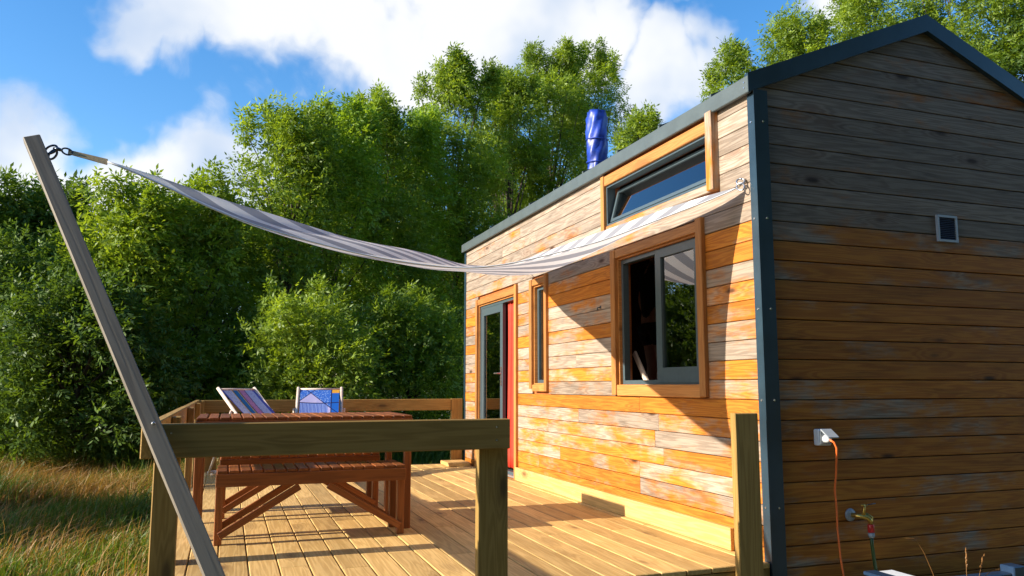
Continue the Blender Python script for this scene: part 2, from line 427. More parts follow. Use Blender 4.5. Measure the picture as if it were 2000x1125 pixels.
fw = boxes('front_wall', house, M['interior'], [(XW+.004, XW+.09, a, b, c, d) for a, b, c, d in cut_rect_wall(YG+.02, YF-.02, -.22, ZE, openings)])
gw = prism('gable_wall', house, M['dark'], [(XW+.095, -.22), (XE-.03, -.22), (XE-.03, ZE), (XR, ZR-.03), (XW+.095, ZE)], 'y', YG+.006, YG+.08)
prism('far_gable_wall', house, M['dark'], [(XW+.095, -.22), (XE-.03, -.22), (XE-.03, ZE), (XR, ZR-.03), (XW+.095, ZE)], 'y', YF-.08, YF-.022)
boxes('rear_wall', house, M['interior'], [(XE-.09, XE-.035, YG+.085, YF-.085, -.22, ZE)])
boxes('floor', house, M['interior'], [(XW+.095, XE-.095, YG+.085, YF-.085, -.2, .035)])

# cladding of the long wall: rows split by the openings and by butt joints
ROW = {0: 1.0, 1: 1.0, 2: .95, 3: .82, 4: .74, 5: .64, 6: .60, 7: .52, 8: .42, 9: .78, 10: .32, 11: .66, 12: .30, 13: .28, 14: .62, 15: .35, 16: .34, 17: .72, 18: .72, 19: .25, 20: .22}
k0 = -2
for k in range(k0, 26):
    za, zb = Z0 + k*PITCHZ + .002, Z0 + (k+1)*PITCHZ - .002
    zb = min(zb, ZE - .002)
    if zb - za < .02: continue
    mid = (za+zb)/2
    spans = [(YG+.012, YF-.012)]
    for a, b, c, d in trimmed:
        if c - .0 < zb and d + .0 > za:
            # boards butt against the trim; where a row only partly meets it, it runs behind
            if c < mid < d or (min(zb, d)-max(za, c)) > .03:
                nxt = []
                for s, e in spans:
                    if s < a+.015: nxt.append((s, min(e, a+.015)))
                    if e > b-.015: nxt.append((max(s, b-.015), e))
                    if e <= a or s >= b: pass
                spans = [(s, e) for s, e in nxt if e - s > .02]
    for s, e in spans:
        cuts = [s]
        yy = s + random.uniform(.7, 2.6)
        while yy < e - .5: cuts.append(yy); yy += random.uniform(.9, 2.8)
        cuts = sorted(cuts) + [e]
        for a, b in zip(cuts[:-1], cuts[1:]):
            # rows notched by an opening: cut height of the piece to the trim
            z_a, z_b = za, zb
            for ta, tb, tc_, td in trimmed:
                if a < tb-.02 and b > ta+.02:
                    if tc_ <= z_a < td < z_b: z_a = td - .012
                    elif z_a < tc_ < z_b <= td: z_b = tc_ + .012
            if z_b - z_a < .012: continue
            st = ROW.get(k, .2) + random.uniform(-.2, .2)
            if k < 0: st = .95
            if k > 20: st = random.uniform(.12, .27)
            pr = random.uniform(0, .003)
            o = bx('cladding_board', fw, M['siding'], XW-.018-pr, XW+.002, a+.001, b-.001, z_a, z_b, .003, grain=1)
            o.color = (max(0, min(1, st)), random.uniform(.30, .62), 0, 1)
# cladding of the gable: full-width boards clipped by the slopes
def roof_z(x): return ZE + (ZR-ZE)*(1-abs(x-XR)/(XR-XW))
for k in range(k0, 31):
    za, zb = Z0 + k*PITCHZ + .0025, Z0 + (k+1)*PITCHZ - .0025
    if za > ZR-.02: break
    def xr(z):
        if z <= ZE: return XW+.03, XE
        f = (z-ZE)/(ZR-ZE); return XW + (XR-XW)*f, XE-(XE-XR)*f
    (l0, r0), (l1, r1) = xr(za), xr(zb)
    poly = [(l0, za), (r0, za), (r1, zb), (l1, zb)] if zb < ZR - .02 else [(l0, za), (r0, za), (XR, ZR)]
    pr = random.uniform(0, .003)
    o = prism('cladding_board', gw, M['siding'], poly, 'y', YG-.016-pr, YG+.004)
    bmx = bmesh.new(); bmx.from_mesh(o.data); bmesh.ops.bevel(bmx, geom=list(bmx.edges), offset=.003, segments=1, affect='EDGES'); bmx.to_mesh(o.data); bmx.free()
    # keep the wood's local axes: x along the board, y = up
    rot = Matrix.Rotation(-math.pi/2, 4, 'X'); o.data.transform(rot); o.matrix_basis = o.matrix_basis @ rot.inverted(); WM[o] = WM[o] @ rot.inverted()
    z = (za+zb)/2
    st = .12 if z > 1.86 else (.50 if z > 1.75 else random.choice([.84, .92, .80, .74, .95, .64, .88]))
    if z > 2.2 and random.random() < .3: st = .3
    o.color = (st, random.uniform(.02, .18) if z > 1.86 else random.uniform(.16, .36), 0, 1)  # weathered grey above; lightness lowered to put the gable's shade into the boards

# roof
def slope_slab(name, side, mat, xa, xb, y0, y1, lift, thick):
    s = (ZR-ZE)/(XR-XW)
    zz = lambda x: ZE + s*(x-XW) + lift
    pts = [(xa, zz(xa)), (xb, zz(xb)), (xb, zz(xb)+thick), (xa, zz(xa)+thick)]
    if side > 0: pts = [(2*XR-x, z) for x, z in pts]
    return prism(name, house if name == 'roof' else roofs[0], mat, pts, 'y', y0, y1)
roofs = []
roofs.append(slope_slab('roof', -1, M['fascia'], XW-.035, XR, YG-.02, YF+.03, .005, .06))
roofs.append(slope_slab('roof', 1, M['fascia'], XW-.035, XR, YG-.02, YF+.03, .005, .06))
slope_slab('barge_board', -1, M['slate'], XW-.06, XR, YG-.055, YG-.022, -.028, .112)
slope_slab('barge_board', 1, M['slate'], XW-.06, XR, YG-.055, YG-.022, -.028, .112)
bx('eave_fascia', roofs[0], M['fascia'], XW-.062, XW-.037, YG-.054, YF+.035, ZE-.055, ZE+.045, .004)
for k in range(9):      # standing seams of the metal roof
    y = YG + .35 + k*.62
    slope_slab('seam', -1, M['fascia'], XW-.03, XR-.02, y, y+.02, .066, .028)
for z in (ZE-.02, ZE+.012):
    V, Fc = lathe_geo((XW-.062, YG-.02, z), (-1, 0, 0), [(0, .006), (.004, .005)], 8); link('screw', meshdata('screw', V, Fc, M['screw']), None, roofs[0])
# corner trim: two thin folded faces
ct = boxes('corner_trim', house, M['slate'], [(XW-.028, XW-.0225, YG-.051, YG+.004, -.22, ZE-.056), (XW-.028, XW+.066, YG-.0565, YG-.0515, -.22, ZE-.034), (XW+.061, XW+.066, YG-.051, YG-.02, -.22, ZE-.034)])
for z in (2.42, 1.86, .85, .28, 1.35):
    V, Fc = lathe_geo((XW-.028, YG-.024, z), (-1, 0, 0), [(0, .007), (.004, .006)], 8); link('screw', meshdata('screw', V, Fc, M['screw']), None, ct)
    V, Fc = lathe_geo((XW+.03, YG-.0565, z), (0, -1, 0), [(0, .007), (.004, .006)], 8); link('screw', meshdata('screw', V, Fc, M['screw']), None, ct)
boxes('corner_trim', house, M['slate'], [(XW-.026, XW-.0205, YF-.05, YF+.02, -.22, ZE-.056)])

# windows and door in the long wall
def trim_v(p, y0, y1, z0, z1): return bx('trim_board', p, M['trim'], XW-.050, XW-.001, y0, y1, z0, z1, .004, grain=2)
def trim_h(p, y0, y1, z0, z1): return bx('trim_board', p, M['trim'], XW-.042, XW-.002, y0, y1, z0, z1, .004, grain=1)
def reveal(p, y0, y1, z0, z1):     # lining of the opening
    boxes('reveal', p, M['trim'], [(XW-.02, XW+.06, y0, y0+.012, z0, z1), (XW-.02, XW+.06, y1-.012, y1, z0, z1), (XW-.02, XW+.06, y0+.012, y1-.012, z1-.012, z1), (XW-.02, XW+.06, y0+.012, y1-.012, z0, z0+.012)])
def ring_frame(name, p, mat, x0, x1, y0, y1, z0, z1, w, wb=None, wt_=None):
    wb = wb or w; wt_ = wt_ or w
    return boxes(name, p, mat, [(x0, x1, y0, y0+w, z0, z1), (x0, x1, y1-w, y1, z0, z1), (x0, x1, y0+w, y1-w, z1-wt_, z1), (x0, x1, y0+w, y1-w, z0, z0+wb)])
def pane(p, x, y0, y1, z0, z1):
    return boxes('pane', p, M['glass'], [(x, x+.006, y0, y1, z0, z1)])
# big sliding window
w = link('window', None, Matrix.Translation((XW, 4.7, .9)), house); w['label'] = 'wide sliding window, left half open'
trim_v(w, 4.078, 4.145, .86, 1.972); trim_v(w, 5.245, 5.312, .86, 1.955)
trim_h(w, 4.146, 5.244, 1.886, 1.955); trim_h(w, 4.146, 5.310-.067, .855, .935)
reveal(w, 4.15, 5.24, .925, 1.884)
ring_frame('frame', w, M['frame'], XW+.004, XW+.05, 4.163, 5.227, .938, 1.871, .03)
bx('mullion', w, M['frame'], XW+.006, XW+.046, 4.695, 4.735, .969, 1.840, .002)
s = ring_frame('sash', w, M['frame'], XW-.004, XW+.03, 4.170, 4.705, .95, 1.86, .062, .10, .055)
pane(w, XW+.012, 4.231, 4.644, 1.049, 1.806)
# small fixed window
w = link('window', None, Matrix.Translation((XW, 6.8, .9)), house); w['label'] = 'narrow upright window'
trim_v(w, 6.607, 6.658, .875, 1.96); trim_v(w, 6.972, 7.032, .90, 1.945); trim_h(w, 6.659, 6.971, 1.882, 1.945); trim_h(w, 6.659, 6.971, .875, .938)
reveal(w, 6.66, 6.97, .940, 1.88); ring_frame('frame', w, M['frame'], XW+.012, XW+.05, 6.673, 6.957, .953, 1.867, .03); pane(w, XW+.025, 6.702, 6.928, .982, 1.838)
# loft window, tilted open
w = link('window', None, Matrix.Translation((XW, 4.7, 2.2)), house); w['label'] = 'long low loft window tilted open under the eave'
bt = bx('trim_board', w, M['siding'], XW-.072, XW-.001, 3.905, 3.972, 2.105, 2.60, .004, grain=2); bt.color = (.45, .55, 0, 1); trim_v(w, 5.405, 5.455, 2.13, 2.57); trim_h(w, 3.973, 5.404, 2.488, 2.566); sb = bx('trim_board', w, M['siding'], XW-.030, XW-.002, 3.973, 5.404, 2.112, 2.166, .004, grain=1); sb.color = (.5, .5, 0, 1)
ring_frame('frame', w, M['frame'], XW-.022, XW+.05, 3.976, 5.402, 2.169, 2.486, .014)
sash = link('sash', None, Matrix.Translation((XW+.03, 4.69, 2.205)), w)
tilt = Matrix.Translation((XW+.005, 4.69, 2.19)) @ Matrix.Rotation(R(15), 4, 'Y')
V, Fc = boxes_geo([(-.016, .016, -.675, -.648, 0, .27), (-.016, .016, .648, .675, 0, .27), (-.016, .016, -.648, .648, 0, .026), (-.016, .016, -.648, .648, .246, .27)])
so = link('sash_frame', meshdata('sash_frame', V, Fc, M['frame']), tilt, w)
V, Fc = boxes_geo([(-.003, .003, -.647, .647, .027, .245)]); link('pane', meshdata('pane', V, Fc, M['glass']), tilt, w)
bpy.data.objects.remove(sash)
# sliding door
dr = link('door', None, Matrix.Translation((XW, 8.1, .03)), house); dr['label'] = 'glazed sliding door standing half open'
trim_v(dr, 7.405, 7.458, .0, 1.955); trim_v(dr, 8.722, 8.775, .0, 1.93); trim_h(dr, 7.459, 8.721, 1.862, 1.925)
reveal(dr, 7.46, 8.72, .012, 1.86); ring_frame('frame', dr, M['frame'], XW-.004, XW+.075, 7.473, 8.707, .026, 1.847, .03)
lf = ring_frame('door_leaf', dr, M['frame'], XW-.002, XW+.034, 7.93, 8.675, .058, 1.815, .085, .12)
pane(lf, XW+.014, 8.016, 8.589, .179, 1.729)
hd = join_geo([boxes_geo([(XW-.012, XW-.002, 7.955, 7.985, .93, 1.13)]), tube_geo([(XW-.012, 7.97, 1.06), (XW-.05, 7.97, 1.06), (XW-.05, 8.07, 1.06)], .008)])
link('handle', meshdata('handle', hd[0], hd[1], M['screw']), None, lf)
boxes('threshold', dr, M['galv'], [(XW-.045, XW-.006, 7.47, 8.71, .013, .03)])
# chimney wrapped in blue tarpaulin
ch = link('chimney', None, Matrix.Translation((3.25, 6.85, 2.85)), house); ch['label'] = 'chimney pipe wrapped in blue tarpaulin'
CHX, CHY = 3.33, 6.72
V, Fc = lathe_geo((CHX, CHY, 2.80), (0, 0, 1), [(0, .08), (.76, .08)], 16); link('pipe', meshdata('pipe', V, Fc, M['galv'], True), None, ch)
def tarp():
    n, rows = 28, 22; V, Fc = [], []
    for j in range(rows+1):
        f = j/rows; z = 2.985 + f*.63
        for k in range(n):
            a = 2*math.pi*k/n
            r = .100 + .006*math.sin(3*a+f*9) + .007*math.sin(7*a-f*17) + random.uniform(-.004, .004)
            if f < .30: r -= .010*math.sin(f/.3*math.pi)
            if f > .93: r *= .88
            V.append((CHX+r*math.cos(a), CHY+r*math.sin(a), z))
    for j in range(rows):
        for k in range(n): Fc.append((j*n+k, j*n+(k+1) % n, (j+1)*n+(k+1) % n, (j+1)*n+k))
    Fc.append(tuple(range(rows*n, (rows+1)*n)))
    link('tarpaulin', meshdata('tarpaulin', V, Fc, M['tarp'], True), None, ch)
    for zz, rr in ((3.10, .103), (3.33, .107)):
        tube('tie', ch, M['tarp'], [(CHX+rr*math.cos(a), CHY+rr*math.sin(a), zz+.012*math.sin(a)) for a in np.linspace(0, 2*math.pi, 21)], .006, 6)
tarp()
# ventilation grille on the gable
vg = link('vent_grille', None, Matrix.Translation((4.185, YG-.02, 1.9)), house)
boxes('grille_frame', vg, M['greyp'], [(4.102, 4.116, YG-.035, YG-.018, 1.816, 1.984), (4.252, 4.266, YG-.035, YG-.018, 1.816, 1.984), (4.116, 4.252, YG-.035, YG-.018, 1.970, 1.984), (4.116, 4.252, YG-.035, YG-.018, 1.816, 1.830)])
boxes('grille_back', vg, M['dark'], [(4.116, 4.252, YG-.023, YG-.0195, 1.830, 1.970)])
for k in range(12):
    board('slat', vg, M['bluep'], (4.117, YG-.028, 1.836+k*.0115), (4.251, YG-.028, 1.836+k*.0115), .008, .0025, (0, .7, .7), .0005)
# outdoor socket with raised lid
sk = link('outdoor_socket', None, Matrix.Translation((3.14, YG-.02, .65)), house)
bx('socket_box', sk, M['whitep'], 3.085, 3.175, YG-.062, YG-.0195, .60, .69, .006)
bx('socket_face', sk, M['greyp'], 3.093, 3.167, YG-.068, YG-.0625, .607, .683, .002)
board('socket_lid', sk, M['greyp'], (3.093, YG-.098, .668), (3.167, YG-.098, .668), .075, .008, (0, .82, .58), .002)
V, Fc = lathe_geo((3.125, YG-.068, .637), (0, -1, 0), [(0, .022), (.02, .021), (.035, .014)], 12); link('plug', meshdata('plug', V, Fc, M['whitep'], True), None, sk)
# brass tap
tp = link('water_tap', None, Matrix.Translation((3.30, YG-.02, .21)), house); tp['label'] = 'brass outdoor tap with red hose connector'
V, Fc = lathe_geo((3.315, YG-.018, .212), (0, -1, 0), [(0, .036), (.006, .035), (.012, .022)], 18); link('wall_rose', meshdata('wall_rose', V, Fc, M['greyp'], True), None, tp)
tube('spout', tp, M['brass'], [(3.315, YG-.03, .212), (3.335, YG-.06, .21), (3.365, YG-.09, .205), (3.378, YG-.10, .19), (3.380, YG-.10, .165)], [.013, .013, .015, .013, .012], 10)
tube('stem', tp, M['brass'], [(3.352, YG-.078, .21), (3.362, YG-.078, .25), (3.363, YG-.078, .27)], [.012, .007, .006], 10)
tube('lever', tp, M['brass'], [(3.335, YG-.085, .272), (3.39, YG-.07, .266)], .0055, 8)
tube('spout', tp, M['brass'], [(3.315, YG-.03, .212), (3.395, YG-.06, .215), (3.412, YG-.075, .20), (3.413, YG-.075, .165)], [.008, .009, .009, .007], 8)
V, Fc = lathe_geo((3.380, YG-.10, .168), (0, 0, -1), [(0, .016), (.004, .018), (.04, .018), (.043, .015)], 14); link('hose_connector', meshdata('hose_connector', V, Fc, M['redp'], True), None, tp)
V, Fc = lathe_geo((3.380, YG-.10, .123), (0, 0, -1), [(0, .017), (.018, .018), (.026, .012)], 14); link('hose_collar', meshdata('hose_collar', V, Fc, M['greyp'], True), None, tp)
tube('lever', tp, M['hook'], [(3.40, YG-.05, .265), (3.46, YG-.06, .272)], .003, 6)
# eye bolts on the wall
eb = link('eye_bolt', None, Matrix.Translation((XW-.02, 3.66, 2.09)), house)
tube('bolt_ring', eb, M['screw'], torus_pts((XW-.055, 3.655, 2.09), (0, .6, .8), (.8, -.48, .36), .022, .022), .005, 8)
tube('bolt_shank', eb, M['screw'], [(XW-.015, 3.655, 2.105), (XW-.055, 3.655, 2.105)], .006, 8)
hk = link('wall_hook', None, Matrix.Translation((XW-.02, 5.54, 1.54)), house)
tube('hook_arm', hk, M['hook'], [(XW-.017, 5.54, 1.545), (XW-.045, 5.54, 1.54), (XW-.05, 5.54, 1.53), (XW-.04, 5.54, 1.522)], .005, 6)
V, Fc = lathe_geo((XW-.018, 5.54, 1.545), (-1, 0, 0), [(0, .014), (.004, .012)], 10); link('hook_plate', meshdata('hook_plate', V, Fc, M['hook']), None, hk)
# low trailer frame under the gable end
tf = thing('trailer_frame', 'dark blue steel trailer frame low in front of the shaded gable wall', 'trailer', (3.6, 3.3, GZ))
bx('beam', tf, M['bluep'], 3.50, 5.2, 3.30, 3.37, -.19, -.110, .006)
bx('bracket', tf, M['bluep'], 4.17, 4.26, 3.285, 3.375, -.40, -.075, .005)
bx('upright', tf, M['bluep'], 3.51, 3.57, 3.31, 3.365, -.41, -.192, .004)
bx('upright', tf, M['bluep'], 5.1, 5.16, 3.31, 3.365, -.41, -.192, .004)
pb = thing('plastic_box', 'small blue and white box on the ground under the tap', 'box', (3.38, 3.33, GZ))
bx('box_body', pb, M['bluep'], 3.285, 3.47, 3.30, 3.46, -.41, -.087, .008); bx('box_lid', pb, M['whitep'], 3.362, 3.478, 3.29, 3.468, -.085, -.073, .004); bx('box_lid', pb, M['bluep'], 3.277, 3.36, 3.29, 3.468, -.085, -.065, .004)

# ------------------------------------------------------------------ inside the house
st = thing('staircase', 'reddish wooden stair treads inside, seen through the open window', 'staircase', (3.5, 6.6, .035))
for k in range(10):
    z = .225 + .19*k; x = 3.42 + .15*k
    bx('tread', st, M['interior'], x, x+.22, 6.25, 7.25, z-.03, z, .003)
    bx('riser', st, M['interior'], x+.195, x+.213, 6.25, 7.25, z+.001, z+.158, 0)
lb = thing('loft_beam', 'dark red wooden loft edge inside, above the open window', 'beam', (3.2, 6, 1.96))
for k in range(3): bx('beam_board', lb, M['interior'], 3.19, 3.215, 3.9, 7.6, 1.955+k*.095, 2.045+k*.095, .003)
boxes('post', lb, M['interior'], [(3.19, 3.215, 7.61, 7.67, .036, 2.6)])
wl = thing('leaning_board', 'pale narrow board leaning inside behind the open window', 'board', (2.98, 5.3, .036))
board('plank', wl, M['pale'], (2.90, 4.35, .06), (2.935, 5.33, 1.18), .045, .018, (0, 1, -.9), .002)
cu = thing('curtain', 'bright red curtain hanging in the half open doorway', 'curtain', (2.95, 7.6, .09))
V, Fc = [], []; NU, NV = 60, 14
for j in range(NV+1):
    f = j/NV; z = .08 + f*1.745
    for i in range(NU+1):
        u = i/NU; wdt = .32 - .05*math.sin(f*math.pi)
        V.append((2.836 + .013*math.sin(u*30+.6*f) + .005*math.sin(u*11+2), 7.60 + u*wdt + .03*math.sin(f*4), z))
for j in range(NV):
    for i in range(NU): a = j*(NU+1)+i; Fc.append((a, a+1, a+NU+2, a+NU+1))
o = link('drape', meshdata('drape', V, Fc, M['curtain'], True), None, cu); md = o.modifiers.new('solid', 'SOLIDIFY'); md.thickness = .004
tube('curtain_rail', cu, M['screw'], [(2.836, 7.52, 1.838), (2.836, 8.6, 1.838)], .008, 8)

# person climbing the stairs
def person():
    pr = thing('person', 'person in black top and shorts with bare legs inside behind the window', 'person', (3.72, 6.40, .605))
    bz = .605; cx_, cy_ = 3.74, 6.40
    P = {'pel': (0, 0, .93), 'spine': (.01, 0, 1.10), 'chest': (.02, 0, 1.30), 'neck': (.03, 0, 1.47), 'head0': (.05, 0, 1.55), 'head': (.06, 0, 1.66)}
    vs, es, rd = [], [], []
    def add(p, r, par=None):
        vs.append((cx_+p[0], cy_+p[1], bz+p[2])); rd.append(r)
        if par is not None: es.append((par, len(vs)-1))
        return len(vs)-1
    pe = add(P['pel'], (.13, .11)); sp_ = add(P['spine'], (.125, .10), pe); chs = add(P['chest'], (.14, .10), sp_); nk = add(P['neck'], (.052, .052), chs); h0 = add(P['head0'], (.07, .08), nk); add(P['head'], (.078, .095), h0)
    for s_ in (-1, 1):
        sh = add((.02, s_*.17, 1.39), (.055, .055), chs); el = add((.0, s_*.22, 1.12), (.043, .043), sh); wr = add((.08, s_*.22, .90), (.03, .03), el); pl = add((.10, s_*.215, .83), (.026, .036), wr)
        for q in range(4): 
            f1 = add((.115+.008*q, s_*(.20+.008*q), .78), (.009, .009), pl); add((.12+.006*q, s_*(.19+.006*q), .735), (.008, .008), f1)
        t1 = add((.14, s_*.195, .80), (.010, .010), pl); add((.155, s_*.185, .765), (.009, .009), t1)
        hip = add((0, s_*.09, .86), (.09, .09), pe); kn = add((.03, s_*.095, .49), (.055, .055), hip); cf = add((-.01, s_*.095, .34), (.055, .055), kn); an = add((0, s_*.095, .08), (.035, .035), cf); add((.10, s_*.10, .035), (.032, .035), an)
    me = bpy.data.meshes.new('body'); me.from_pydata(vs, es, []); me.materials.append(M['skin'])
    o = link('body', me, None, pr)
    o.modifiers.new('skin', 'SKIN'); me.update()
    for i, r in enumerate(rd): me.skin_vertices[0].data[i].radius = r
    me.skin_vertices[0].data[0].use_root = True
    ss = o.modifiers.new('sub', 'SUBSURF'); ss.levels = 1; ss.render_levels = 2
    # top and shorts: looser shells round torso, sleeves and thighs
    def shell(name, edges_, mat):
        v2 = [v for v, _ in edges_[0]]; r2 = [r for _, r in edges_[0]]
        m2 = bpy.data.meshes.new(name); m2.from_pydata(v2, edges_[1], []); m2.materials.append(mat); q = link(name, m2, None, pr)
        q.modifiers.new('skin', 'SKIN')
        for i, r in enumerate(r2): m2.skin_vertices[0].data[i].radius = r
        m2.skin_vertices[0].data[0].use_root = True
        q.modifiers.new('sub', 'SUBSURF').levels = 1
    W_ = lambda p: (cx_+p[0], cy_+p[1], bz+p[2])
    shell('shirt', ([(W_((.02, 0, 1.30)), (.165, .125)), (W_((.01, 0, 1.10)), (.155, .125)), (W_((0, 0, .90)), (.155, .135)), (W_((.03, 0, 1.44)), (.08, .08)),
                     (W_((.02, -.17, 1.38)), (.075, .075)), (W_((.01, -.21, 1.20)), (.065, .065)), (W_((.02, .17, 1.38)), (.075, .075)), (W_((.01, .21, 1.20)), (.065, .065))],
                    [(0, 1), (1, 2), (0, 3), (0, 4), (4, 5), (0, 6), (6, 7)]), M['black'])
    shell('shorts', ([(W_((0, 0, .94)), (.15, .13)), (W_((0, -.10, .84)), (.11, .11)), (W_((.015, -.105, .66)), (.10, .10)), (W_((0, .10, .84)), (.11, .11)), (W_((.015, .105, .66)), (.10, .10))],
                     [(0, 1), (1, 2), (0, 3), (3, 4)]), M['black'])
    V, Fc = lathe_geo(W_((.045, 0, 1.62)), (-.15, 0, 1), [(0, .10), (.05, .108), (.10, .09), (.135, .04)], 16); link('hair', meshdata('hair', V, Fc, M['hair'], True), None, pr)
person()

# ------------------------------------------------------------------ deck
deck = thing('wooden_deck', 'yellowish timber plank deck running along the house wall', 'deck', (1.2, 6.4, GZ))
DW = .149
xg = .146 - 3*DW; k = 0
while xg < 2.70:
    xa, xb = xg + .003, min(xg + DW - .003, 2.742)
    cuts = [3.552]
    y = 3.552 + random.uniform(.5, 3.2)
    while y < 9.0: cuts.append(y); y += random.uniform(2.2, 3.6)
    cuts.append(9.30)
    for a, b in zip(cuts[:-1], cuts[1:]):
        dz = random.uniform(-.0015, .0015)
        bx('deck_board', deck, M['deck'], xa, xb, a+.002, b-.002, -.028+dz, dz, .004, grain=1)
    xg += DW; k += 1
bx('fascia_board', deck, M['rail'], -.30, 2.742, 3.557, 3.60, -.175, -.031, .003)
bx('fascia_board', deck, M['rail'], -.30, -.255, 3.602, 9.25, -.175, -.031, .003)
bx('fascia_board', deck, M['rail'], -.30, 2.742, 9.252, 9.295, -.175, -.031, .003)
for i in range(6):
    bx('joist', deck, M['rail'], -.25, 2.742, 4.3+i*.85, 4.345+i*.85, -.17, -.030, 0)
for px_ in (-.2, 2.5):
    for py_ in (3.65, 6.4, 9.18): bx('footing', deck, M['rail'], px_-.05, px_+.05, py_-.04, py_+.04, -.5, -.176, 0)
bx('skirting_board', deck, M['deck'], 2.718, 2.744, 3.865, 7.40, .002, .128, .003, grain=1)
oc = thing('offcut_board', 'short loose board lying at the far end of the deck by the wall', 'board', (2.65, 9.05, 0))
bx('plank', oc, M['deck'], 2.44, 2.70, 8.86, 9.22, .004, .045, .003, grain=1)

# railing
rl = thing('deck_railing', 'low timber deck railing with one broad board on short posts', 'railing', (-.2, 3.5, GZ))
def post(x0, x1, y0, y1, z1=.77, z0=-.40, p=None): return bx('post', p or rl, M['rail'], x0, x1, y0, y1, z0, z1, .004, grain=2)
post(1.107, 1.253, 3.504, 3.549); post(-.262, -.163, 3.504, 3.549)
bx('rail', rl, M['rail'], -.263, 1.247, 3.457, 3.502, .640, .777, .004, grain=0)
bx('rail', rl, M['rail'], -.310, -.266, 3.456, 6.40, .640, .775, .004, grain=1)
bx('rail', rl, M['rail'], -.309, -.265, 6.404, 9.34, .638, .773, .004, grain=1)
for y in (4.55, 6.35, 7.9, 9.15): post(-.263, -.218, y, y+.145, .765, -.175)
bx('rail', rl, M['rail'], -.262, 1.28, 9.301, 9.346, .634, .769, .004, grain=0); bx('rail', rl, M['rail'], 1.284, 2.585, 9.301, 9.346, .634, .769, .004, grain=0)
post(1.21, 1.355, 9.348, 9.393, .765); post(2.59, 2.735, 9.301, 9.346, .772); post(-.21, -.065, 9.348, 9.393, .76)
for (x, z) in ((-.2, .74), (-.2, .68), (1.18, .74), (1.18, .68)):
    V, Fc = lathe_geo((x, 3.457, z), (0, -1, 0), [(0, .005), (.003, .004)], 8); link('screw', meshdata('screw', V, Fc, M['screw']), None, rl)
lp = thing('gate_post', 'single short timber post at the deck edge beside the house corner', 'post', (2.59, 3.52, GZ))
post(2.518, 2.664, 3.504, 3.549, .785, -.40, lp)
# leaning sail pole, bolted to the railing corner
po = thing('sail_pole', 'long weathered timber pole leaning outward at the railing corner, holding the sail', 'pole', (.28, 3.42, GZ))
PT = at_y(62, 270, 3.88); Q1 = at_y(417, 1122, 3.235); PB = Q1 - (PT-Q1)*((Q1.z+.44)/(PT.z-Q1.z))
board('pole_beam', po, M['pole'], PB, PT, .068, .045, (1, .22, .4), .004)
bp_ = PB.lerp(PT, .505)
V, Fc = lathe_geo((-.262, 3.405, .782), (0, -1, 0), [(0, .009), (.008, .008), (.012, .005)], 8); link('bolt', meshdata('bolt', V, Fc, M['screw']), None, po)

# ------------------------------------------------------------------ table and benches
def slatted(name, label, cat, x0, x1, y0, y1, top, leg, n, apron, brace, group=None):
    t = thing(name, label, cat, ((x0+x1)/2, (y0+y1)/2, 0), group)
    pitch = (x1-x0)/n; st_ = .020
    for i in range(n):
        xa = x0 + i*pitch; bx('slat', t, M['mahogany'], xa+.005, xa+pitch-.005, y0+.002, y1-.002, top-st_, top, .003, grain=1)
    a1 = top - st_ - .001; a0 = a1 - apron
    bx('apron', t, M['mahogany'], x0, x1, y0, y0+.022, a0, a1, .002); bx('apron', t, M['mahogany'], x0, x1, y1-.022, y1, a0, a1, .002)
    bx('apron', t, M['mahogany'], x0, x0+.022, y0+.023, y1-.023, a0, a1, .002); bx('apron', t, M['mahogany'], x1-.022, x1, y0+.023, y1-.023, a0, a1, .002)
    for sx in (0, 1):
        for sy in (0, 1):
            xa = x0+.002 if sx == 0 else x1-.002-leg[0]; ya = y0+.023 if sy == 0 else y1-.023-leg[1]
            bx('leg', t, M['mahogany'], xa, xa+leg[0], ya, ya+leg[1], .001, a1-.001, .003)
    if brace:
        for sy in (y0+.012, y1-.012):
            mid = (x0+x1)/2
            for sg in (-1, 1):
                xf = x0+.03 if sg < 0 else x1-.03
                board('brace', t, M['mahogany'], (xf, sy, .055), (mid + sg*.085, sy, a0-.012), .042, .020, (0, 0, 1), .002)
    return t
slatted('garden_table', 'red brown slatted garden table behind the near railing', 'table', -.165, 1.175, 5.165, 5.90, .735, (.045, .045), 20, .055, False)
slatted('garden_bench', 'red brown slatted bench on the near side of the table', 'bench', -.035, 1.095, 4.99, 5.335, .432, (.045, .045), 17, .075, True, 'slatted benches')
slatted('garden_bench', 'red brown slatted bench on the far side of the table', 'bench', -.02, 1.11, 5.97, 6.315, .432, (.045, .045), 17, .075, True, 'slatted benches')

